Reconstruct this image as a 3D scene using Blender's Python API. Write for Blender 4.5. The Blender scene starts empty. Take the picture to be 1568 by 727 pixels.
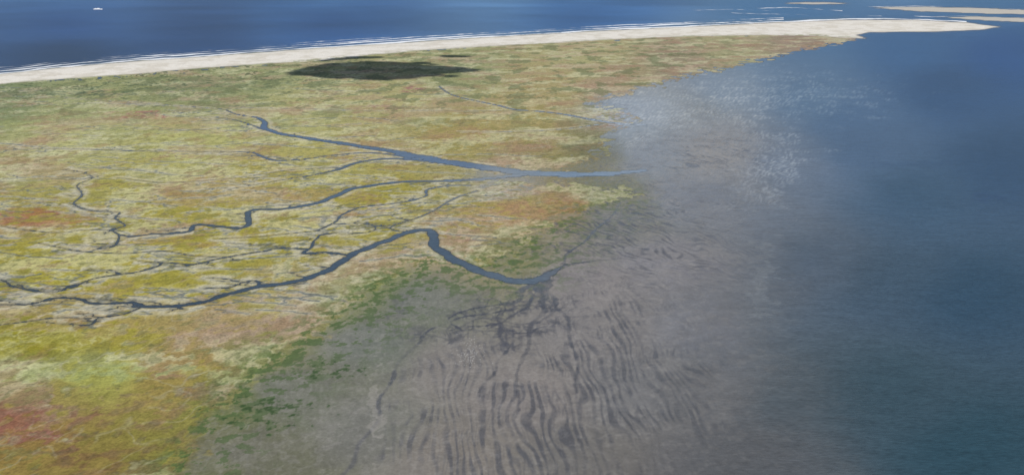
import bpy, math, random
import numpy as np
from mathutils import Vector
rng=np.random.RandomState(7); random.seed(7)
# ---------------- survey frame (aerial camera used to georeference the map) -------------
H=400.0; f=1200.0; TH=math.atan(413.5/1200.0); CT,ST=math.cos(TH),math.sin(TH)
def unproj(px,py):
    X=(np.asarray(px,float)-784)/f; Y=(363.5-np.asarray(py,float))/f
    s=H/(ST-Y*CT); return s*X, s*(CT+Y*ST)
def proj(x,y):
    zc=y*CT+H*ST; yc=y*ST-H*CT
    return 784+f*x/zc, 363.5-f*yc/zc
# ---------------- noise -------------
PERM=rng.permutation(256); PERM=np.concatenate([PERM,PERM])
GA=rng.rand(256)*2*np.pi; GX=np.cos(GA).astype(np.float32); GY=np.sin(GA).astype(np.float32)
def perlin(x,y):
    x=np.asarray(x,np.float32); y=np.asarray(y,np.float32)
    xi=np.floor(x).astype(np.int32); yi=np.floor(y).astype(np.int32)
    xf=x-xi; yf=y-yi; u=xf*xf*xf*(xf*(xf*6-15)+10); v=yf*yf*yf*(yf*(yf*6-15)+10)
    X=xi&255; Yi=yi&255; X1=(X+1)&255; Y1=(Yi+1)&255
    def g(a,b,dx,dy):
        h=PERM[PERM[a]+b]; return GX[h]*dx+GY[h]*dy
    n00=g(X,Yi,xf,yf); n10=g(X1,Yi,xf-1,yf); n01=g(X,Y1,xf,yf-1); n11=g(X1,Y1,xf-1,yf-1)
    a=n00+u*(n10-n00); b=n01+u*(n11-n01); return (a+v*(b-a))*1.5
def ss(a,b,x):
    t=np.clip((x-a)/(b-a),0,1); return t*t*(3-2*t)
def mix3(c,d,m):
    return c+(np.asarray(d,np.float32)-c)*m[...,None]
# ---------------- grid (adaptive tessellation: fine near, coarse far) -------------
py_rows=np.concatenate([np.arange(1100,770,-10),np.arange(765,-6,-0.86),np.arange(-6.5,-44.5,-1.0)])
_,Drow=unproj(784,py_rows)
tc=np.arange(-0.84,0.84,0.00105)
tc=np.concatenate([-0.84-np.arange(0.9,0,-0.012),tc,0.84+np.arange(0.012,0.9,0.012)])
NR,NC=len(Drow),len(tc)
YW=np.repeat(Drow[:,None],NC,1); XW=YW*tc[None,:]
PX,PY=proj(XW,YW); PX=PX.astype(np.float32); PY=PY.astype(np.float32)
dD=np.abs(np.gradient(Drow))[:,None].astype(np.float32)
XF=XW.astype(np.float32); YF=YW.astype(np.float32)
def fbm(L,octv=4,seed=0.0,ay=1.0,gain=0.5,x=None,y=None):
    x=XF if x is None else x; y=YF if y is None else y
    r=np.zeros_like(XF); a=1.0
    for o in range(octv):
        l=L/(2**o); fd=np.clip(l*ay/(1.2*dD),0,1)
        r+=a*fd*perlin(x/l+seed*17.3+o*5.1, y/(l*ay)+seed*9.7+o*3.3); a*=gain
    return r
print("grid",NR,NC)
# ---------------- interpolation of surveyed control points -------------
gx=np.arange(-120,1700,12.0); gy=np.arange(-48,860,7.0)
GXm,GYm=np.meshgrid(gx,gy)
def idw(pts,vals,ys=1.7,eps=16,p=2.0):
    pts=np.array(pts,float); vals=np.array(vals,float)
    if vals.ndim==1: vals=vals[:,None]
    d2=(GXm[...,None]-pts[:,0])**2+((GYm[...,None]-pts[:,1])*ys)**2+eps**2
    w=1/d2**p; w/=w.sum(-1,keepdims=True)
    return (w@vals).astype(np.float32)
wpx=6*perlin(XF/90,YF/150)*np.clip(PY/300,0,1.2); wpy=4*perlin(XF/70+8,YF/120)*np.clip(PY/300,0,1.2)
fx=np.clip((PX+2.2*wpx-gx[0])/12.0,0,len(gx)-1.001); fy=np.clip((PY+1.6*wpy-gy[0])/7.0,0,len(gy)-1.001)
ix=fx.astype(int); iy=fy.astype(int); fx=(fx-ix)[...,None].astype(np.float32); fy=(fy-iy)[...,None].astype(np.float32)
def samp(g):
    return (g[iy,ix]*(1-fx)+g[iy,ix+1]*fx)*(1-fy)+(g[iy+1,ix]*(1-fx)+g[iy+1,ix+1]*fx)*fy
LAND=[(20,150,112,124,84),(100,170,142,146,96),(300,140,124,130,86),(100,220,158,157,100),(300,215,158,157,94),(50,260,154,150,100),
(450,155,152,151,98),(600,160,154,149,98),(700,100,134,137,92),(900,90,148,145,98),(1100,75,144,140,102),(1250,66,132,118,98),
(400,120,132,138,92),(850,130,148,137,92),(950,120,138,126,92),(1050,100,132,121,96),(800,190,148,136,84),(700,215,144,133,76),(850,228,132,123,78),(900,232,112,108,76),
(500,250,152,146,80),(200,285,148,142,74),(400,285,148,139,70),(50,330,140,128,66),(250,325,144,136,62),(500,320,142,133,62),
(600,305,142,133,60),(700,297,142,134,88),(100,400,146,138,52),(300,385,148,138,56),(450,355,144,133,56),(590,335,142,133,60),
(50,520,130,125,34),(150,510,138,130,50),(250,445,146,136,60),(350,488,142,124,88),(450,462,158,142,112),(550,412,158,142,112),
(640,378,154,138,104),(150,570,144,149,86),(40,575,140,145,86),(60,605,132,114,82),(250,590,132,108,76),(40,655,118,80,62),(150,690,110,88,58),
(300,555,138,120,72),(230,700,104,98,56),(400,535,116,116,70),(350,610,96,104,62),(500,475,114,117,80),(590,432,110,115,76),
(690,365,152,132,104),(760,325,154,132,96),(780,385,118,116,78),(860,310,136,118,82),(930,300,112,112,90),(760,290,142,140,130),
(560,520,102,106,96),(640,460,102,106,94),(450,600,102,104,90),(550,650,109,109,100),(700,560,121,116,110),(800,600,122,116,111),
(900,500,120,116,113),(700,700,117,111,103),(900,700,107,104,99),(1000,600,112,111,110),(900,430,124,119,117),(1000,400,122,120,122),
(1050,300,121,124,129),(950,340,112,112,107),(1000,240,130,134,138),(1080,500,114,115,119),(400,700,98,98,80),(330,720,98,100,72),
(1300,100,120,126,130),(1300,300,102,110,118),(1400,600,86,93,98),(1200,500,102,106,110),(1100,700,98,98,99),(960,170,142,148,153),(1090,235,134,133,132)]  # flat under the silvery shallows lightened to add to the painted sheen
WAT=[(100,-40,90,128,172),(800,-40,92,132,176),(1400,-40,96,134,174),(100,0,60,98,150),(500,0,60,100,150),(900,0,62,104,156),  # paler far rows: distance haze painted into the water tint
(100,35,44,74,124),(100,85,42,62,94),(500,30,44,78,130),(300,60,42,68,110),(900,20,50,88,140),(1200,20,68,108,150),(1500,10,68,106,146),(1400,70,60,94,136),(1530,80,50,82,130),  # dark left-hand entries paint cloud shadow on the sea
(1450,135,54,82,118),(1250,150,88,113,141),(1100,150,124,143,167),(1000,165,156,168,184),(1060,200,136,150,169),(960,210,144,157,174),(1200,250,106,122,145),(1300,180,76,102,134),(1150,300,104,117,136),  # pale shallows entries carry a painted silvery sheen
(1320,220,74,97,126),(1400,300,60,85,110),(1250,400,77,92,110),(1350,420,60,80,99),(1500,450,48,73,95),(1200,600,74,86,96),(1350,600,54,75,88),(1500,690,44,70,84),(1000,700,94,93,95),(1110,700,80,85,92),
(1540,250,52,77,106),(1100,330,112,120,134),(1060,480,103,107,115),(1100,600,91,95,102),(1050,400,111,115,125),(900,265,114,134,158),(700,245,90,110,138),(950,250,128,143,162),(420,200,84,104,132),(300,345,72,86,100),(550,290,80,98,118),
(300,465,58,72,88),(500,410,64,80,98),(780,425,84,99,116),(680,390,70,86,104),(100,460,62,74,86),(760,290,136,143,150),(850,175,114,132,154),(150,250,92,104,116),(800,600,92,92,98),(900,450,98,100,108),(780,500,84,86,96)]  # creek tints lightened to put sky reflection into the colour
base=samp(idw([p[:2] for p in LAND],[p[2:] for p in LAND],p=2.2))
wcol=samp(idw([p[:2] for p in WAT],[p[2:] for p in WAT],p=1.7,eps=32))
HT=[(560,520,.12),(640,460,.12),(800,600,.045),(700,560,.07),(700,700,.07),(500,680,.15),(900,450,.03),(860,380,.05),(900,520,.02),(1000,400,.0),(1100,300,-.07),(1050,360,-.03),
(1080,235,.0),(1000,250,-.04),(1200,250,-.2),(1170,350,-.16),(1165,440,-.12),(1250,400,-.32),(1100,540,-.08),(1050,620,-.05),(1000,720,-.04),(900,720,-.01),(940,620,.0),
(1200,620,-.24),(1300,500,-.5),(1380,500,-1.2),(1450,300,-2),(1350,250,-.9),(1500,650,-3),(1500,450,-3),(1000,165,-.14),(1120,130,-.25),(1200,105,-.4),(1300,90,-.9),(1280,150,-.7),
(1450,120,-3),(1530,60,-4),(760,290,-.01),(930,300,.03),(880,330,.05),(950,205,-.14),(100,20,-5),(500,20,-5),(900,10,-5),(1300,15,-4),(800,470,.02),(1080,440,-.07),(1060,190,-.06),(1200,740,-.2),(1100,740,-.1)]
flat=-samp(idw([p[:2] for p in HT],[np.cbrt(-p[2]) for p in HT],p=1.6,eps=36))[...,0]**3
# ---------------- zone polygons -------------
def sdpoly(poly,ys=2.0):
    P=np.array(poly,np.float32)*np.array([1,ys],np.float32); n=len(P)
    qx=PX; qy=PY*ys; d=np.full(qx.shape,1e12,np.float32); ins=np.zeros(qx.shape,bool)
    for i in range(n):
        a=P[i]; b=P[(i+1)%n]; e=b-a; wx=qx-a[0]; wy=qy-a[1]
        t=np.clip((wx*e[0]+wy*e[1])/(e@e+1e-9),0,1)
        d=np.minimum(d,(wx-e[0]*t)**2+(wy-e[1]*t)**2)
        if a[1]!=b[1]:
            c=((a[1]>qy)!=(b[1]>qy))&(qx<(b[0]-a[0])*(qy-a[1])/(b[1]-a[1])+a[0]); ins^=c
    d=np.sqrt(d); return np.where(ins,d,-d)
SHORE=[(-900,186),(-300,140),(0,114),(75,106),(150,99),(225,93),(300,88),(450,77),(600,67),(750,57.5),(900,49),(1000,44),(1100,39.5),(1200,34.5),(1300,31),(1400,31),(1480,35)]
sand_poly=SHORE+[(1530,41.5),(1500,46),(1440,48.5),(1380,49),(1330,50),(1310,54),(1325,59),(1290,58),(1250,55),
 (1150,54),(1050,56),(950,60),(850,66),(750,71),(650,77),(560,85),(480,94),(400,98),(300,105),(200,114),(100,121),(0,129),(-300,164),(-900,231)]
marsh_poly=[(-900,215),(-300,155),(0,126),(200,112),(400,96),(600,78),(850,63),(1050,53),(1250,51),(1320,56),(1300,64),(1240,75),(1180,88),(1110,104),(1050,116),(1000,128),(950,143),(890,156),
 (950,172),(968,184),(940,196),(915,205),(925,222),(900,240),(860,256),(800,262),(720,262),(700,284),(740,280),(800,283),(880,284),(950,290),(960,302),(880,318),(850,340),(810,365),(775,392),(740,404),(700,400),(660,398),
 (620,420),(570,440),(520,480),(460,520),(400,560),(350,610),(310,655),(280,700),(260,740),(150,900),(100,1300),(-900,1300)]
sdS=sdpoly(sand_poly,3.0); sdM=sdpoly(marsh_poly,2.0)
bars=[[(1340,12),(1400,11),(1500,13),(1600,17),(1600,22),(1500,21),(1400,17)],[(1435,27),(1500,26),(1600,30),(1600,35),(1520,32)],[(1205,5),(1260,4),(1300,6),(1240,7)]]
sdB=np.full(PX.shape,-1e3,np.float32)
for b in bars: sdB=np.maximum(sdB,sdpoly(b,4.0))
# ---------------- creeks -------------
sdf=np.full(PX.shape,45,np.float32); sdf2=np.full(PX.shape,45,np.float32); sdf3=np.full(PX.shape,45,np.float32)
def catmull(P,sub=6):
    P=np.array(P,float); Q=np.vstack([2*P[0]-P[1],P,2*P[-1]-P[-2]]); out=[]
    for i in range(1,len(Q)-2):
        for k in range(sub):
            t=k/sub; a,b,c,d=Q[i-1],Q[i],Q[i+1],Q[i+2]
            out.append(0.5*((2*b)+(c-a)*t+(2*a-5*b+4*c-d)*t*t+(3*b-a-3*c+d)*t**3))
    out.append(P[-1]); return np.array(out)
def creek(pts,wig=0.12,A=None,k=0.76,m0=42,sub=6):
    A=sdf if A is None else A
    P=catmull(pts,sub); x,y=unproj(P[:,0],P[:,1]); w=P[:,2]/2*k
    n=len(x); ph=random.random()*9
    for i in range(n):
        x[i]+=(math.sin(i*0.9+ph)*wig*2+math.sin(i*0.37+ph)*wig*1.5)*max(w[i],3); w[i]*=1+0.12*math.sin(i*1.3+ph*2)
    for i in range(n-1):
        m=max(w[i],w[i+1])+m0
        y0,y1=min(y[i],y[i+1])-m,max(y[i],y[i+1])+m; x0,x1=min(x[i],x[i+1])-m,max(x[i],x[i+1])+m
        y0=max(y0,Drow[0])
        r0,r1=np.searchsorted(Drow,[y0,y1]); 
        tt=[x0/y0,x0/y1,x1/y0,x1/y1]; c0,c1=np.searchsorted(tc,[min(tt),max(tt)])
        if r1<=r0 or c1<=c0: continue
        sx=XW[r0:r1,c0:c1]-x[i]; sy=YW[r0:r1,c0:c1]-y[i]; ex,ey=x[i+1]-x[i],y[i+1]-y[i]
        t=np.clip((sx*ex+sy*ey)/(ex*ex+ey*ey+1e-6),0,1)
        d=np.hypot(sx-ex*t,sy-ey*t)-(w[i]+(w[i+1]-w[i])*t)
        A[r0:r1,c0:c1]=np.minimum(A[r0:r1,c0:c1],d)
CR=[
 [(345,168,8),(365,176,10),(392,180,16),(404,186,20),(408,197,24),(430,205,26),(480,213,30),(540,222,34),(600,232,40),(650,241,46),(700,250,50),(760,259,54),(800,264,52),(860,267,52),(930,266,46),(988,261,20)],
 [(100,150,5),(180,156,6),(250,160,7),(310,165,7),(345,168,8)],
 [(290,178,4),(340,180,6),(375,188,8),(405,199,12)],
 [(0,230,5),(100,228,6),(200,231,7),(300,232,8),(380,233,9),(400,239,12),(425,246,13),(470,243,10),(520,237,10),(570,234,12),(640,243,18)],
 [(350,290,3),(425,277,5),(480,268,8),(520,259,14),(550,248,16),(600,243,18),(660,247,22),(720,256,26)],
 [(800,268,30),(740,274,24),(680,277,20),(620,278,18),(570,284,20),(535,290,20),(510,302,20),(480,312,18),(430,320,16),(392,321,15),(378,328,15),(381,341,14),(370,349,13),(330,346,12),(300,344,12),(290,354,11),(268,357,10),(235,358,9),(205,362,8),(182,359,7),(172,351,6),(192,345,5.5),(176,335,5),(182,325,5),(150,324,5),(122,318,5),(114,310,5),(126,298,6),(118,284,5),(142,272,4),(126,264,3),(95,260,3)],
 [(182,359,5),(178,374,5),(160,381,4),(140,378,3)],
 [(720,284,12),(690,284,10),(655,290,9),(652,300,8),(630,307,8),(600,312,7),(550,318,7),(522,330,7),(512,341,6),(488,352,6)],
 [(512,343,6),(555,342,5),(576,348,5),(560,356,5),(500,358,6),(484,366,7),(476,378,8),(466,388,9),(500,386,8),(535,391,10)],
 [(470,381,8),(430,380,7),(400,385,7),(350,393,7),(310,402,7),(290,405,7),(252,402,6),(238,409,6),(200,418,6),(150,425,6),(120,435,5),(100,442,5),(85,447,5),(50,445,5),(20,438,5),(0,428,4),(-60,420,4)],
 [(730,292,8),(700,302,7),(680,313,6),(655,327,6),(625,338,5),(598,348,5),(612,354,6),(640,354,8)],
 [(866,404,3),(852,413,12),(838,422,22),(815,430,26),(790,430,26),(750,420,25),(712,406,25),(683,389,24),(664,372,22),(662,356,21),(645,352,20),(618,358,19),(590,369,19),(560,381,19),(533,393,19),(510,409,19),(480,423,18),(440,433,17),(400,438,17),(350,450,15),(310,462,14),(270,468,13),(222,469,12),(204,463,11),(180,464,10),(140,464,9),(118,457,8),(85,456,8),(60,462,7),(40,466,6),(0,466,6),(-90,470,6)],
 [(400,438,10),(392,430,7),(372,432,5),(352,440,4),(315,441,3)],
 [(215,470,6),(192,480,5),(150,487,4),(141,496,4),(120,500,2)],
 [(985,192,20),(930,187,30),(890,180,24),(840,172,20),(790,168,18),(760,161,16),(730,155,14),(700,148,12),(682,140,10),(672,132,8)],
 [(450,166,5),(560,170,6),(650,170,6),(760,170,8),(800,169,10)],
 [(700,202,3),(760,202,5),(830,200,7),(880,196,9),(920,190,12)],
 [(0,346,3),(40,352,4),(90,356,4),(130,352,4),(172,352,5)],[(60,372,3),(120,384,4),(190,388,4),(250,384,4),(300,392,4),(350,393,5)],
 [(180,272,3),(250,280,4),(320,276,4),(380,270,4),(430,262,5),(480,258,5),(520,257,8)],
 [(-20,500,3),(40,492,4),(90,486,4),(140,487,4)],[(330,366,3),(400,362,4),(450,357,4),(488,353,5)],[(200,196,4),(280,200,5),(340,196,6),(380,192,7)],
]
FLATCR=[[(770,474,7),(768,500,8),(772,530,6),(760,560,4),(740,600,3)],
 [(822,430,20),(832,448,14),(836,470,9),(812,500,7),(800,560,5),(790,640,3)],
 [(806,432,16),(796,452,11),(790,468,9),(770,476,7),(720,484,6),(670,500,6),(630,530,6),(600,580,5),(580,630,5),(545,690,5),(520,740,4)],
 [(838,436,12),(850,460,8),(862,485,6),(880,540,4),(890,600,3)],[(772,505,6),(800,510,6),(838,500,5)],
 [(700,505,4),(690,485,4),(740,470,4),(790,462,5)],[(820,455,5),(790,480,5),(750,498,5),(715,500,4)],[(845,470,5),(830,490,5),(800,496,4),(770,492,4)],
 [(840,420,14),(866,408,8),(900,400,5),(950,396,3)],[(955,310,4),(920,345,5),(880,380,5),(860,405,6)]]
for c in CR: creek(c)
for c in FLATCR: creek(c,0.5,sdf2,0.8,8)
def gully(x,y,w0,n,A,s=None,dxr=(-15,3),dyr=3.2,k=1.0):
    s=s or random.choice([-1,1]); pts=[(x,y,w0)]; dx=random.uniform(*dxr)
    for j in range(n):
        x+=dx+random.uniform(-7,7); y+=s*dyr*random.uniform(-.15,1.0)*max(0.35,y/400); pts.append((x,y,w0*(1-0.6*(j+1)/n)))
    creek(pts,0.5,A,k,12 if A is sdf else 7,4); return pts
for ci,c in enumerate(CR[:14]):
    for k in range(len(c)-1):
        for rep in range(3):
            t=random.random(); x=c[k][0]*(1-t)+c[k+1][0]*t; y=c[k][1]*(1-t)+c[k+1][1]*t
            if x<700:
                if random.random()<0.42: gully(x,y,3.0,random.randint(2,6),sdf)
                elif random.random()<0.6:
                    p=gully(x,y,3.4,random.randint(5,9),sdf3)
                    q=random.choice(p[1:-1]); gully(q[0],q[1],2.4,4,sdf3)
for k in range(170):
    x=random.uniform(-40,760); y=random.uniform(135,480)
    if x>560 and y>380: continue
    p=gully(x,y,3.0*max(1,250/y),random.randint(5,10),sdf3,dxr=(-16,-8) if random.random()<.7 else (8,14),dyr=2.6)
    if y>250:
        q=random.choice(p[1:-1]); gully(q[0],q[1],2.2,4,sdf3)
n120=fbm(150,6,1,gain=.55); n40=fbm(45,5,2,gain=.55); n12=fbm(14,3,4); n400=fbm(420,6,5,gain=.55); nB=fbm(80,5,6,gain=.55); n6=fbm(6,2,14)
sdfn=sdf+1.2*n12*np.clip(1.6-dD*0.05,0,1)
# ---------------- heights -------------
nearf=np.clip(PY/300,0.15,1)
sdMn=sdM+26*n40*nearf+20*n12*np.clip(PY/300,0.1,1)+(10*nB)*ss(300,200,PY)
wid=2.5+9*ss(220,420,PY); mM=ss(-1,1,sdMn/wid)
def blob(cx,cy,rx,ry,na=0.35,n=None):
    n=nB if n is None else n
    r=np.sqrt(((PX-cx)/rx)**2+((PY-cy)/ry)**2); return ss(1.25,0.45,r+na*n)
shal=np.exp(-np.abs(flat)/0.25)
h=flat+shal*(0.012*n40+0.018*n12)
w1=perlin(XF/45,YF/60); w2=perlin(XF/14+3,YF/22); w3=perlin(XF/110+5,YF/140)
def stripes(u,v,sp,ln,wa,wb,wc_,sharp=0.25,seed=0.0,bk=.45):
    p=u/sp+wa*w1+wb*w2+wc_*w3+1.0*perlin(u/(sp*2.5)+seed,v/ln)
    s=0.5+0.5*np.sin(6.2832*p); brk=perlin(u/(sp*1.2)+7+seed,v/(ln*0.8))
    return ss(sharp+0.25,1.05,s+bk*brk)
rA=stripes(XF+0.08*YF,YF,9.0,90,0.6,0.13,1.1,sharp=.12,bk=.5)
rA2=stripes(XF+0.02*YF,YF,4.5,40,1.0,0.3,1.6,seed=13,bk=.8)
rB=stripes(0.62*XF+0.42*YF,0.8*XF-0.5*YF,10,34,0.7,0.28,1.0,seed=3)
cell=np.clip(1-np.abs(perlin((XF+6*w2)/15+5,(YF+8*w1)/24))*4.0,0,1)
cell2=np.clip(1-np.abs(perlin((XF+5*w2)/8+15,(YF+6*w1)/15))*3.2,0,1)
fad=np.clip(14/dD,0,1)
mA=np.clip(blob(860,620,240,170,0.5)+blob(700,660,120,100,0.6)*.6,0,1); mB=np.clip(blob(930,335,140,70,.5)+blob(1090,235,130,34,.5)*.8+blob(1050,380,150,70,.5)*.7,0,1); mC=np.clip(blob(780,490,120,50,.4)+blob(640,490,90,50,.5)*.5+blob(870,370,90,50,.5)*.5+blob(900,560,200,150,.8)*.2,0,1)
brk=np.clip(0.75+1.0*n40+0.8*nB+.4*n120,0.12,1.1)
rl=np.clip(rA*mA*.9+rA2*mA*.3+rB*mB*fad+cell*mC*.9+cell2*mC*.7*fad,0,1)*(1-mM)*brk
rest=stripes(0.8*XF+0.3*YF,YF,7,26,1.4,.35,1.0,seed=9)*fad*np.exp(-np.abs(flat)/.3)*(1-mM)
h-=0.05*rl+0.03*rest
ch2=ss(1.5,-1.5,sdf2+1.2*n12)*np.clip(.85+n40,0.3,1); h-=0.10*ch2
hm=0.45+0.2*n40+0.12*n12
h=h*(1-mM)+np.where(mM>0,np.maximum(hm,0.12),0)*mM
sS=sdS+1.2*n120+0.5*nB
hs=np.clip(sS*0.09,-6,1.6)+np.where(sS>4,0.35*np.clip(n40+.3,0,1),0)
h=np.where(sS>-14,np.maximum(h,hs),h)
hb=np.clip((sdB+3*n120)*0.1,-6,1.0); h=np.maximum(h,hb)
h=np.minimum(h,np.where(sdfn<0,np.maximum(sdfn*0.16,-1.6),sdfn*0.16)).astype(np.float32)
# ---------------- ground colours (sRGB survey palette) -------------
lum=base.mean(-1,keepdims=True); base=(base*0.90+lum*0.10)*1.06
far=np.clip((260-PY)/160,0,1)
nE=fbm(230,6,51,ay=.7,gain=.55); nP=fbm(300,6,61,ay=.6,gain=.55)
pale=ss(0.02,0.26,0.8*nE+0.45*n40+0.3*n12)*0.66; dark=ss(0.16,0.42,-n40+0.35*n120+.5*n12)*0.36
cM=mix3(base,(188,188,150),pale*(0.85)); cM=mix3(cM,(106,108,58),dark*(1-0.5*far))
cM=mix3(cM,(140,136,50),ss(0.03,0.28,-nE-0.3*n12)*0.48*ss(230,330,PY))
cM=mix3(cM,(160,134,116),ss(0.10,0.42,nP+0.4*n12)*0.36)
cM=mix3(cM,(140,106,86),ss(0.26,0.55,fbm(130,6,8)+0.4*n12)*0.32)
cM=mix3(cM,(90,98,60),ss(0.30,0.5,n12+.5*n40)*0.32*(1-far*.5))
wxa=XF+22*perlin(XF/70+3,YF/70)+5*perlin(XF/17,YF/17); wya=YF+22*perlin(XF/60+7,YF/75+2)+5*perlin(XF/15+4,YF/19)
g2=np.clip(1.2-np.abs(perlin(wxa/33+4,wya/38))*11,0,1)*ss(0.0,0.3,nB+0.1)
cM=mix3(cM,(164,160,138),g2*np.clip(25/dD,0.25,1)*0.35)
gl=ss(2.0,-0.8,sdf3+0.8*n12); hal=np.exp(-np.clip(sdf3-1,0,99)/4)*ss(-.4,.2,nB+n12)
cM=mix3(cM,(182,179,156),hal*0.68); cM=mix3(cM,(94,102,102),gl*0.75)
h-=0.12*gl*mM*(h>0.15)
brkc=np.clip(ss(-0.25,0.35,n12*.8+.9*n40)+0.15,0,1)
for (cx,cy,rx,ry,c,a) in [(45,335,70,14,(146,86,64),.5),(222,176,38,6,(148,84,86),.65),(25,650,85,32,(120,70,58),.55),(632,137,28,5,(144,92,92),.65),(550,165,60,6,(140,108,94),.5),
   (860,312,50,14,(148,104,76),.45),(150,690,100,40,(110,82,60),.5),(300,680,60,40,(98,96,60),.4),(500,142,60,4,(130,108,90),.4),(1150,72,80,4,(130,100,86),.5),(780,330,60,26,(160,126,94),.4),
   (180,570,190,15,(150,160,98),.6),(700,205,60,10,(152,128,94),.5),(60,525,120,26,(128,122,28),.55),(330,130,250,12,(96,110,78),.5),(110,143,120,8,(76,92,70),.6),(1060,84,50,3,(92,98,66),.6),(940,74,80,4,(160,156,116),.6),(600,440,60,20,(104,116,68),.4),
   (440,470,170,18,(166,148,124),.5),(260,640,150,40,(124,102,74),.45),(330,520,150,14,(156,134,112),.5),(430,500,120,12,(152,136,118),.4),(240,195,250,10,(162,164,98),.4),(850,155,120,10,(152,130,92),.4),(620,380,80,12,(166,150,124),.5),(900,226,40,14,(92,98,74),.5)]:
    cM=mix3(cM,c,blob(cx,cy,rx,ry,0.9)*a*brkc)
sc=ss(0.30,0.45,n12*0.9+0.6*n40+0.3*n120)*ss(150,20,sdM)*ss(900,300,PX)*ss(190,120,PY); cM=mix3(cM,(70,82,56),sc*0.7)
sc=ss(0.22,0.40,fbm(90,5,41,ay=1.6)+.4*n12)*ss(240,130,PY)*ss(1250,1000,PX); cM=mix3(cM,(96,106,72),sc*0.55)
cU=mix3(base,(98,96,94),ss(0.0,0.5,n40+.4*nB)*0.22); cU=mix3(cU,(136,132,126),ss(0.12,0.45,-nB+.6*n12)*0.22)
cU=mix3(cU,(80,81,87),np.clip(rl*0.62+ch2*.5,0,1)); cU=mix3(cU,(146,142,137),rest*0.16*(1-rl))
cU=mix3(cU,(150,147,142),ss(0.25,0.55,n6+.6*n12)*0.2)
fr=np.exp(-((sdM+8)/36)**2)*ss(240,400,PY)
cM=mix3(cM,(110,115,62),fr*ss(-0.1,0.4,n12+.5*n40)*0.6)
col=cU*(1-mM[...,None])+cM*mM[...,None]
nf=fbm(16,4,11,gain=.65)
col=mix3(col,(76,96,52),fr*ss(0.0,0.32,nf+0.45*nB)*0.78)
fr2=np.exp(-((sdM+65)/52)**2)*ss(300,450,PY); col=mix3(col,(78,95,60),fr2*ss(0.08,0.33,nf+0.35*nB)*0.65)
for (cx,cy,rx,ry) in [(516,568,28,6),(415,622,40,7),(385,648,30,6)]:
    col=mix3(col,(50,72,38),blob(cx,cy,rx,ry,1.8,n12+n6)*ss(-.3,.2,nf)*0.65)
col=mix3(col,(166,160,154),blob(572,655,8,42,2.2,n12+n40)*0.35)
bank=np.exp(-np.clip(sdfn,0,99)/2.2)*mM; col=mix3(col,(108,104,86),bank*0.5)
lev=np.exp(-((sdfn-7)/6)**2)*mM*ss(-.3,.2,nB+.5*n12); col=mix3(col,(180,176,150),lev*0.7)
sm=ss(-3,1.5,sS)
cs=np.zeros_like(col)+np.array([226,220,208],np.float32); cs=mix3(cs,(198,189,171),ss(-0.05,0.45,n120+0.7*nB)*0.5)
cs=mix3(cs,(176,169,156),np.exp(-np.clip(sS,0,99)/1.8)*0.7)
cs=mix3(cs,(150,150,116),ss(-0.05,0.25,n40+nB)*ss(0,8,sdM)*0.9)
col=col*(1-sm[...,None])+cs*sm[...,None]
col=mix3(col,(190,184,172),ss(-3,1,sdB+3*n120))
# ---------------- water colour/alpha -------------
dep=np.clip(-h,0,9)
alpha=1-np.exp(-dep/0.16); alpha=np.where(sdf<3,np.maximum(alpha,ss(0.02,0.25,dep)*0.95),alpha)
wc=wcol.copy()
st=fbm(1500,5,21,ay=0.5); st2=fbm(300,5,22,ay=0.6)
deepf=ss(-.3,-3,flat)
wc*= (1+(0.015*st+0.01*st2)*deepf+0.012*st2)[...,None]
farsea=ss(130,60,PY)*ss(1300,1000,PX); wc*=(1+0.10*farsea*fbm(2500,6,23,ay=.8,gain=.6))[...,None]  # broad tone bands paint cloud shadow onto the far sea
wv=stripes(XF-0.35*YF,YF,12,60,1.0,.3,1.4,0.2,seed=5)*np.clip(20/dD,0,1)
wv2=ss(0.0,0.5,perlin((XF+.4*YF)/8,(YF-.4*XF)/80)+0.6*perlin(XF/4.5,YF/14))
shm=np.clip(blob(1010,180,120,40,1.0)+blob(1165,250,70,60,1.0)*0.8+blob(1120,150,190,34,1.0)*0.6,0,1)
wc=mix3(wc,(202,211,221),shm*np.clip(0.55*wv+0.75*wv2*ss(-.3,.3,st2+nB),0,1)*0.85)  # silvery sheen and wave-crest foam streaks painted into the water colour
wc=mix3(wc,(142,148,154),blob(1166,428,12,40,1.8,n12+n40)*0.35+blob(1150,480,50,26,1.3)*0.12)
wc=mix3(wc,(76,84,106),blob(1080,412,26,8,1.6,n12+n40)*0.4)
wc=mix3(wc,(50,72,104),np.clip(blob(1540,296,30,7,1.5)+blob(1395,250,50,6,1.5)*.5+blob(1440,125,90,18,1.2)*.4,0,1)*0.35)  # dark patches: cloud shadow painted into the sea colour
wc=mix3(wc,(88,108,124),ss(-24,-3,sS)*(PY<140)*(PX<1300)*0.4)
FL=1.08
def lin(c): 
    c=np.clip(c,0,255)/255.0; return np.where(c<=.04045,c/12.92,((c+.055)/1.055)**2.4)
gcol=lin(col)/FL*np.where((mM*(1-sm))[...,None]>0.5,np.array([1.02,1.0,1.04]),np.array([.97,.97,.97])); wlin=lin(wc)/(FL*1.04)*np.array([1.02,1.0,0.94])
# bed colour painted into thin water to offset the shadow its sheet casts
thin=(np.clip(1-alpha,0,1)*(alpha>0.001)*(sdf>3))[...,None]; wlin=wlin+gcol*thin*0.6
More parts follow.
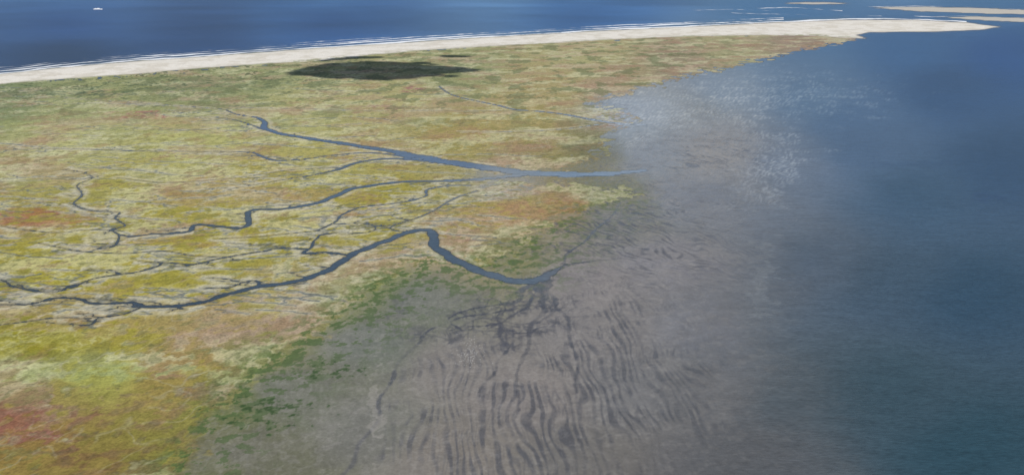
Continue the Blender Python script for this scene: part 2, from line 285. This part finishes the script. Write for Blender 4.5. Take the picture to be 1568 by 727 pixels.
# ---------------- mesh builders -------------
def grid_mesh(name,X,Y,Z,attrs):
    nr,nc=X.shape; me=bpy.data.meshes.new(name)
    v=np.stack([X,Y,Z],-1).astype(np.float32).reshape(-1)
    i=np.arange(nr*nc,dtype=np.int32).reshape(nr,nc)
    q=np.stack([i[:-1,:-1],i[:-1,1:],i[1:,1:],i[1:,:-1]],-1).reshape(-1)
    nf=len(q)//4
    me.vertices.add(nr*nc); me.vertices.foreach_set('co',v)
    me.loops.add(nf*4); me.loops.foreach_set('vertex_index',q)
    me.polygons.add(nf); me.polygons.foreach_set('loop_start',np.arange(0,nf*4,4,dtype=np.int32))
    me.polygons.foreach_set('use_smooth',np.ones(nf,bool))
    me.update(calc_edges=True)
    for k,(a,tp) in attrs.items():
        at=me.attributes.new(k,tp,'POINT')
        if tp=='FLOAT_COLOR':
            c=np.concatenate([a,np.ones(a.shape[:2]+(1,))],-1).astype(np.float32); at.data.foreach_set('color',c.reshape(-1))
        else: at.data.foreach_set('value',a.astype(np.float32).reshape(-1))
    ob=bpy.data.objects.new(name,me); bpy.context.collection.objects.link(ob); return ob
def newmat(n):
    m=bpy.data.materials.new(n); m.use_nodes=True; nt=m.node_tree; nt.nodes.clear(); return m,nt,nt.nodes,nt.links
g=grid_mesh('ground',XW,YW,h,{'tint':(gcol,'FLOAT_COLOR'),'veg':(mM*(1-sm),'FLOAT')})
m,nt,N,L=newmat('salt_marsh_ground')
out=N.new('ShaderNodeOutputMaterial'); bs=N.new('ShaderNodeBsdfPrincipled'); at=N.new('ShaderNodeAttribute'); at.attribute_name='tint'
av=N.new('ShaderNodeAttribute'); av.attribute_name='veg'
tx=N.new('ShaderNodeTexCoord')
n1=N.new('ShaderNodeTexNoise'); n1.inputs['Scale'].default_value=0.30; n1.inputs['Detail'].default_value=3; n1.inputs['Roughness'].default_value=.65
n2=N.new('ShaderNodeTexNoise'); n2.inputs['Scale'].default_value=0.07; n2.inputs['Detail'].default_value=4; n2.inputs['Roughness'].default_value=.7; n2.inputs['Distortion'].default_value=0.6
for n in (n1,n2): L.new(tx.outputs['Object'],n.inputs['Vector'])
ad=N.new('ShaderNodeMath'); ad.operation='ADD'; L.new(n1.outputs[0],ad.inputs[0]); L.new(n2.outputs[0],ad.inputs[1])
mr=N.new('ShaderNodeMapRange'); mr.inputs[1].default_value=0.72; mr.inputs[2].default_value=1.28
L.new(ad.outputs[0],mr.inputs[0])
amp=N.new('ShaderNodeMapRange'); amp.inputs[3].default_value=0.84; amp.inputs[4].default_value=0.68; L.new(av.outputs['Fac'],amp.inputs[0])
amp2=N.new('ShaderNodeMapRange'); amp2.inputs[3].default_value=1.16; amp2.inputs[4].default_value=1.34; L.new(av.outputs['Fac'],amp2.inputs[0])
L.new(amp.outputs[0],mr.inputs[3]); L.new(amp2.outputs[0],mr.inputs[4])
mx=N.new('ShaderNodeVectorMath'); mx.operation='SCALE'; L.new(at.outputs['Color'],mx.inputs[0]); L.new(mr.outputs[0],mx.inputs['Scale'])
L.new(mx.outputs[0],bs.inputs['Base Color']); bs.inputs['Roughness'].default_value=0.85; bs.inputs['Specular IOR Level'].default_value=0.15
bp=N.new('ShaderNodeBump'); bp.inputs['Strength'].default_value=0.4; bp.inputs['Distance'].default_value=0.5; L.new(n1.outputs[0],bp.inputs['Height']); L.new(bp.outputs[0],bs.inputs['Normal'])
# wet mud is smoother and glossier than the vegetated marsh
rg=N.new('ShaderNodeMapRange'); rg.inputs[3].default_value=0.55; rg.inputs[4].default_value=0.9; L.new(av.outputs['Fac'],rg.inputs[0]); L.new(rg.outputs[0],bs.inputs['Roughness'])
L.new(bs.outputs[0],out.inputs[0]); g.data.materials.append(m)
s2=(slice(None,None,2),slice(None,None,2))
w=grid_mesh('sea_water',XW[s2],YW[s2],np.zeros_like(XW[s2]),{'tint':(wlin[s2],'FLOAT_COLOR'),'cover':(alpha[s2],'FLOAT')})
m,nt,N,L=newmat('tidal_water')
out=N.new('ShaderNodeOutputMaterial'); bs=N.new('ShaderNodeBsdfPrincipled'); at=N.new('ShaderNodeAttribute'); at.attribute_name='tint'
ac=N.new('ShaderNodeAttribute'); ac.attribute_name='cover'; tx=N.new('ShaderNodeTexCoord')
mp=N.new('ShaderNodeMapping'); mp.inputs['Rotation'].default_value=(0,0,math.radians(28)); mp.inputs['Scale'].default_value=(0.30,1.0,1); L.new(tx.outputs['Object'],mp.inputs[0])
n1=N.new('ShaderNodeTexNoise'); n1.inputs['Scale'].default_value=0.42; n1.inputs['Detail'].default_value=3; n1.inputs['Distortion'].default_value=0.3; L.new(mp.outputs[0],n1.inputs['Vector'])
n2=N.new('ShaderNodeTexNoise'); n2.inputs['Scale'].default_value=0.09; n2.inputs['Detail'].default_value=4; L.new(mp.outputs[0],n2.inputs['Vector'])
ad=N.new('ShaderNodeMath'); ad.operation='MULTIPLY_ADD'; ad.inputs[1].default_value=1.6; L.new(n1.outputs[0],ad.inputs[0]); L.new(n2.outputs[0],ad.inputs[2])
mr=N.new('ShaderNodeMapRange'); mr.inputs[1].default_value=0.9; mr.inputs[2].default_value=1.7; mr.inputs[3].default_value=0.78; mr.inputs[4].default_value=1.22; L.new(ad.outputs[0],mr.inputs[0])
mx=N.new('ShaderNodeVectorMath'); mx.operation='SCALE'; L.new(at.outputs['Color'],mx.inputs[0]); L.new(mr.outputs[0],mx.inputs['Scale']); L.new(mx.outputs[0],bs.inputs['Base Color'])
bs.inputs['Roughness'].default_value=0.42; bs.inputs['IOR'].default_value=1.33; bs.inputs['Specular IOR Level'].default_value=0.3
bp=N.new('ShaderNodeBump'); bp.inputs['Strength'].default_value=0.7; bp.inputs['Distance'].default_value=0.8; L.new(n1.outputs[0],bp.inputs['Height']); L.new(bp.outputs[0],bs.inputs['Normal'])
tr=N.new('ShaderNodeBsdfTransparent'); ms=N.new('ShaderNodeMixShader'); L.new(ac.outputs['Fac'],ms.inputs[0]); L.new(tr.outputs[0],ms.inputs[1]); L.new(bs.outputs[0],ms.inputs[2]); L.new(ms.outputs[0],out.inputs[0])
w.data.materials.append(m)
# ---------------- surf -------------
m,nt,N,L=newmat('surf_foam_white')
out=N.new('ShaderNodeOutputMaterial'); df=N.new('ShaderNodeBsdfDiffuse'); df.inputs[0].default_value=(.8,.82,.84,1); tr=N.new('ShaderNodeBsdfTransparent'); ms=N.new('ShaderNodeMixShader')
tx=N.new('ShaderNodeTexCoord'); mp=N.new('ShaderNodeMapping'); mp.inputs['Scale'].default_value=(1,0.25,1); L.new(tx.outputs['Object'],mp.inputs[0])
n1=N.new('ShaderNodeTexNoise'); n1.inputs['Scale'].default_value=0.014; n1.inputs['Detail'].default_value=5; n1.inputs['Roughness'].default_value=.65; L.new(mp.outputs[0],n1.inputs['Vector'])
at=N.new('ShaderNodeAttribute'); at.attribute_name='dens'
ad=N.new('ShaderNodeMath'); ad.operation='ADD'; L.new(n1.outputs[0],ad.inputs[0]); L.new(at.outputs['Fac'],ad.inputs[1])
mr=N.new('ShaderNodeMapRange'); mr.inputs[1].default_value=0.92; mr.inputs[2].default_value=1.22; mr.inputs[4].default_value=0.9; L.new(ad.outputs[0],mr.inputs[0])
L.new(mr.outputs[0],ms.inputs[0]); L.new(tr.outputs[0],ms.inputs[1]); L.new(df.outputs[0],ms.inputs[2]); L.new(ms.outputs[0],out.inputs[0]); foam=m
X_=[];Q_=[];A_=[]
def ribbon(pts,dy,wpx,dens):
    P=catmull(pts,10); n0=len(X_)
    for i,(a,b) in enumerate(P):
        k=wpx*(0.8+0.3*math.sin(i*0.7+dy*3)+0.2*random.random()); off=dy+0.35*math.sin(i*0.33+dy)+0.2*math.sin(i*1.1)
        dn=dens*(0.80+0.22*math.sin(i*0.23+dy*2)+0.12*random.random())
        for j,(s,dd) in enumerate([(-1,0.1),(0,dn),(1,0.1)]):
            x,y=unproj(a,b+off+s*k); X_.append((float(x),float(y),0.25)); A_.append(dd)
        if i: 
            q=n0+3*i
            for j in (0,1): Q_.append((q-3+j,q-2+j,q+1+j,q+j))
S0=[p for p in SHORE if p[0]>-400]; S1=[p for p in SHORE if p[0]<1210 and p[0]>-400]
ribbon(S0,-1.2,1.4,1.2); ribbon(S1,-4.4,1.3,1.0); ribbon(S1,-7.2,1.1,0.78); ribbon([p for p in S1 if p[0]<700],-10.0,0.9,0.6)
ribbon([(1330,10.5),(1400,10),(1500,12),(1600,16)],0,0.8,0.7); ribbon([(1160,13),(1200,12),(1245,14),(1290,17)],0,0.8,0.75); ribbon([(1400,25),(1440,26),(1500,25),(1600,29)],0,0.8,0.7); ribbon([(1120,20),(1180,22),(1260,24),(1350,25)],0,0.8,0.62); ribbon([(1060,16),(1120,15),(1200,18)],0,0.7,0.6)
me=bpy.data.meshes.new('surf_foam'); me.from_pydata(X_,[],Q_); a=me.attributes.new('dens','FLOAT','POINT'); a.data.foreach_set('value',A_); me.materials.append(foam)
bpy.context.collection.objects.link(bpy.data.objects.new('surf_foam',me))
# ---------------- small objects -------------
def simple(n,c,r=0.6):
    m,nt,N,L=newmat(n); out=N.new('ShaderNodeOutputMaterial'); b=N.new('ShaderNodeBsdfPrincipled'); no=N.new('ShaderNodeTexNoise'); no.inputs['Scale'].default_value=0.3
    rp=N.new('ShaderNodeMapRange'); rp.inputs[3].default_value=.85; rp.inputs[4].default_value=1.1; L.new(no.outputs[0],rp.inputs[0])
    v=N.new('ShaderNodeVectorMath'); v.operation='SCALE'; v.inputs[0].default_value=c; L.new(rp.outputs[0],v.inputs['Scale']); L.new(v.outputs[0],b.inputs['Base Color']); b.inputs['Roughness'].default_value=r; L.new(b.outputs[0],out.inputs[0]); return m
def part(name,verts,faces,mat,par):
    me=bpy.data.meshes.new(name); me.from_pydata(verts,[],faces); me.materials.append(mat); o=bpy.data.objects.new(name,me); bpy.context.collection.objects.link(o); o.parent=par; return o
def boxv(x0,x1,y0,y1,z0,z1,ins=0):
    v=[(x0,y0,z0),(x1,y0,z0),(x1,y1,z0),(x0,y1,z0),(x0+ins,y0+ins/2,z1),(x1-ins,y0+ins/2,z1),(x1-ins,y1-ins/2,z1),(x0+ins,y1-ins/2,z1)]
    return v,[(0,3,2,1),(4,5,6,7),(0,1,5,4),(1,2,6,5),(2,3,7,6),(3,0,4,7)]
white=simple('white_ship_paint',(.8,.8,.8),.4); red=simple('ship_hull_paint',(.35,.38,.45),.5)
def ship(px,py,Ln,ang):
    x,y=unproj(px,py); e=bpy.data.objects.new('ship',None); bpy.context.collection.objects.link(e); e.location=(x,y,0); e.rotation_euler=(0,0,ang)
    L2=Ln/2; B=Ln*0.09; st=[(-L2,.75),(-L2*.8,1),(L2*.4,1),(L2*.75,.6),(L2,.03)]; V=[];F=[]
    for (sx,k) in st:
        sh=Ln*0.02*max(0,sx/L2); V+=[(sx*0.96,-B*k*.75,-2),(sx*0.96,B*k*.75,-2),(sx,B*k,Ln*.07+sh),(sx,-B*k,Ln*.07+sh)]
    for i in range(len(st)-1):
        a=4*i;b=a+4
        for j in range(4): F.append((a+j,a+(j+1)%4,b+(j+1)%4,b+j))
    F+=[(0,3,2,1),(len(V)-4,len(V)-3,len(V)-2,len(V)-1)]
    part('hull',V,F,white,e)
    v,fc=boxv(-L2*.8,L2*.5,-B*.85,B*.85,Ln*.072,Ln*.11,1.5); part('superstructure',v,fc,white,e)
    v,fc=boxv(-L2*.1,L2*.35,-B*.7,B*.7,Ln*.112,Ln*.15,1.2); part('bridge',v,fc,white,e)
    v,fc=boxv(-L2*.5,-L2*.35,-B*.25,B*.25,Ln*.112,Ln*.17,.6); part('funnel',v,fc,red,e)
    v,fc=boxv(L2*.1,L2*.12,-.4,.4,Ln*.151,Ln*.22,.1); part('mast',v,fc,red,e)
ship(150,15,88,0.1)
V=[];F=[]
for k in range(170):
    a=random.gauss(0,1); b=random.gauss(0,1); x,y=unproj(720+a*10,542+b*11); x=float(x);y=float(y); r=random.random()*6.28; c,s=math.cos(r),math.sin(r); q=len(V)
    body=[(-.32,0,.2),(-.1,.1,.28),(.15,.11,.3),(.3,.04,.34),(.15,-.11,.3),(-.1,-.1,.28),(0,0,.42),(.38,0,.5),(.3,0,.55),(0,0,.14)]
    for (u,v_,z) in body: u*=1.2;v_*=1.6; V.append((x+u*c-v_*s,y+u*s+v_*c,.12+z))
    F+=[tuple(q+i for i in t) for t in [(0,1,6),(1,2,6),(2,3,6),(3,4,6),(4,5,6),(5,0,6),(3,7,8),(3,8,6),(1,0,9),(2,1,9),(3,2,9),(4,3,9),(5,4,9),(0,5,9)]]
part('gull_flock',V,F,simple('gull_feathers',(.75,.75,.75),.7),None)
# ---------------- sun, sky, clouds -------------
EL=math.radians(48); RO=math.radians(150)
sd=Vector((math.sin(RO)*math.cos(EL),math.cos(RO)*math.cos(EL),math.sin(EL)))
import bmesh
from mathutils import noise
bm=bmesh.new(); ALT=2500
def puff(px,py,r,sub=4):
    x,y=unproj(px,py); p=Vector((float(x),float(y),0))+sd*(ALT/sd.z)
    res=bmesh.ops.create_icosphere(bm,subdivisions=sub,radius=1)
    o=Vector((random.random()*50,0,0))
    for v in res['verts']:
        d=v.co.normalized(); k=r*(1+0.35*noise.noise(d*1.7+o)+0.18*noise.noise(d*4+o)+0.07*noise.noise(d*9+o))
        zz=d.z*k*(0.7 if d.z>0 else 0.2); v.co=p+Vector((d.x*k,d.y*k,zz))
for (px,py,r) in [(500,108,120),(530,105,150),(560,103,160),(590,103,160),(550,112,130),(600,110,145),(635,107,130),(665,108,110),(695,108,80),(715,108,50),(478,112,80),(462,114,48),(590,116,95),(640,114,90),(520,116,85),(615,118,70),(565,118.5,70),
                  (545,89,55),(572,88.5,46),(520,91,48),(498,93,30),(690,86.5,50),(710,87,34)]:
    puff(px,py,r)
for k in range(18):
    a=random.random()*6.283; e=random.uniform(.9,1.05); puff(590+132*e*math.cos(a),109+12.5*e*math.sin(a),random.uniform(24,46),3)
me=bpy.data.meshes.new('cloud'); bm.to_mesh(me); bm.free(); me.materials.append(simple('cloud_vapour',(.85,.85,.87),1)); 
for p in me.polygons: p.use_smooth=True
bpy.context.collection.objects.link(bpy.data.objects.new('cloud',me))
sl=bpy.data.lights.new('sun','SUN'); sl.energy=4.3; sl.angle=math.radians(.55); sl.color=(1,.96,.9)
so=bpy.data.objects.new('sun',sl); bpy.context.collection.objects.link(so); so.rotation_euler=sd.to_track_quat('Z','Y').to_euler(); so.location=(0,0,2000)
W=bpy.data.worlds.new('World'); bpy.context.scene.world=W; W.use_nodes=True; nt=W.node_tree
sk=nt.nodes.new('ShaderNodeTexSky'); sk.sky_type='NISHITA'; sk.sun_disc=False; sk.sun_elevation=EL; sk.sun_rotation=RO
bg=nt.nodes['Background']; bg.inputs[1].default_value=0.085; nt.links.new(sk.outputs[0],bg.inputs[0])
cd=bpy.data.cameras.new('camera'); cd.sensor_width=36; cd.lens=36*f/1568; cd.clip_start=1; cd.clip_end=300000
co=bpy.data.objects.new('camera',cd); bpy.context.collection.objects.link(co); co.location=(0,0,H); co.rotation_euler=(math.pi/2-TH,0,0)
sc_=bpy.context.scene; sc_.camera=co; sc_.view_settings.view_transform='Standard'; sc_.view_settings.look='None'; sc_.view_settings.exposure=0
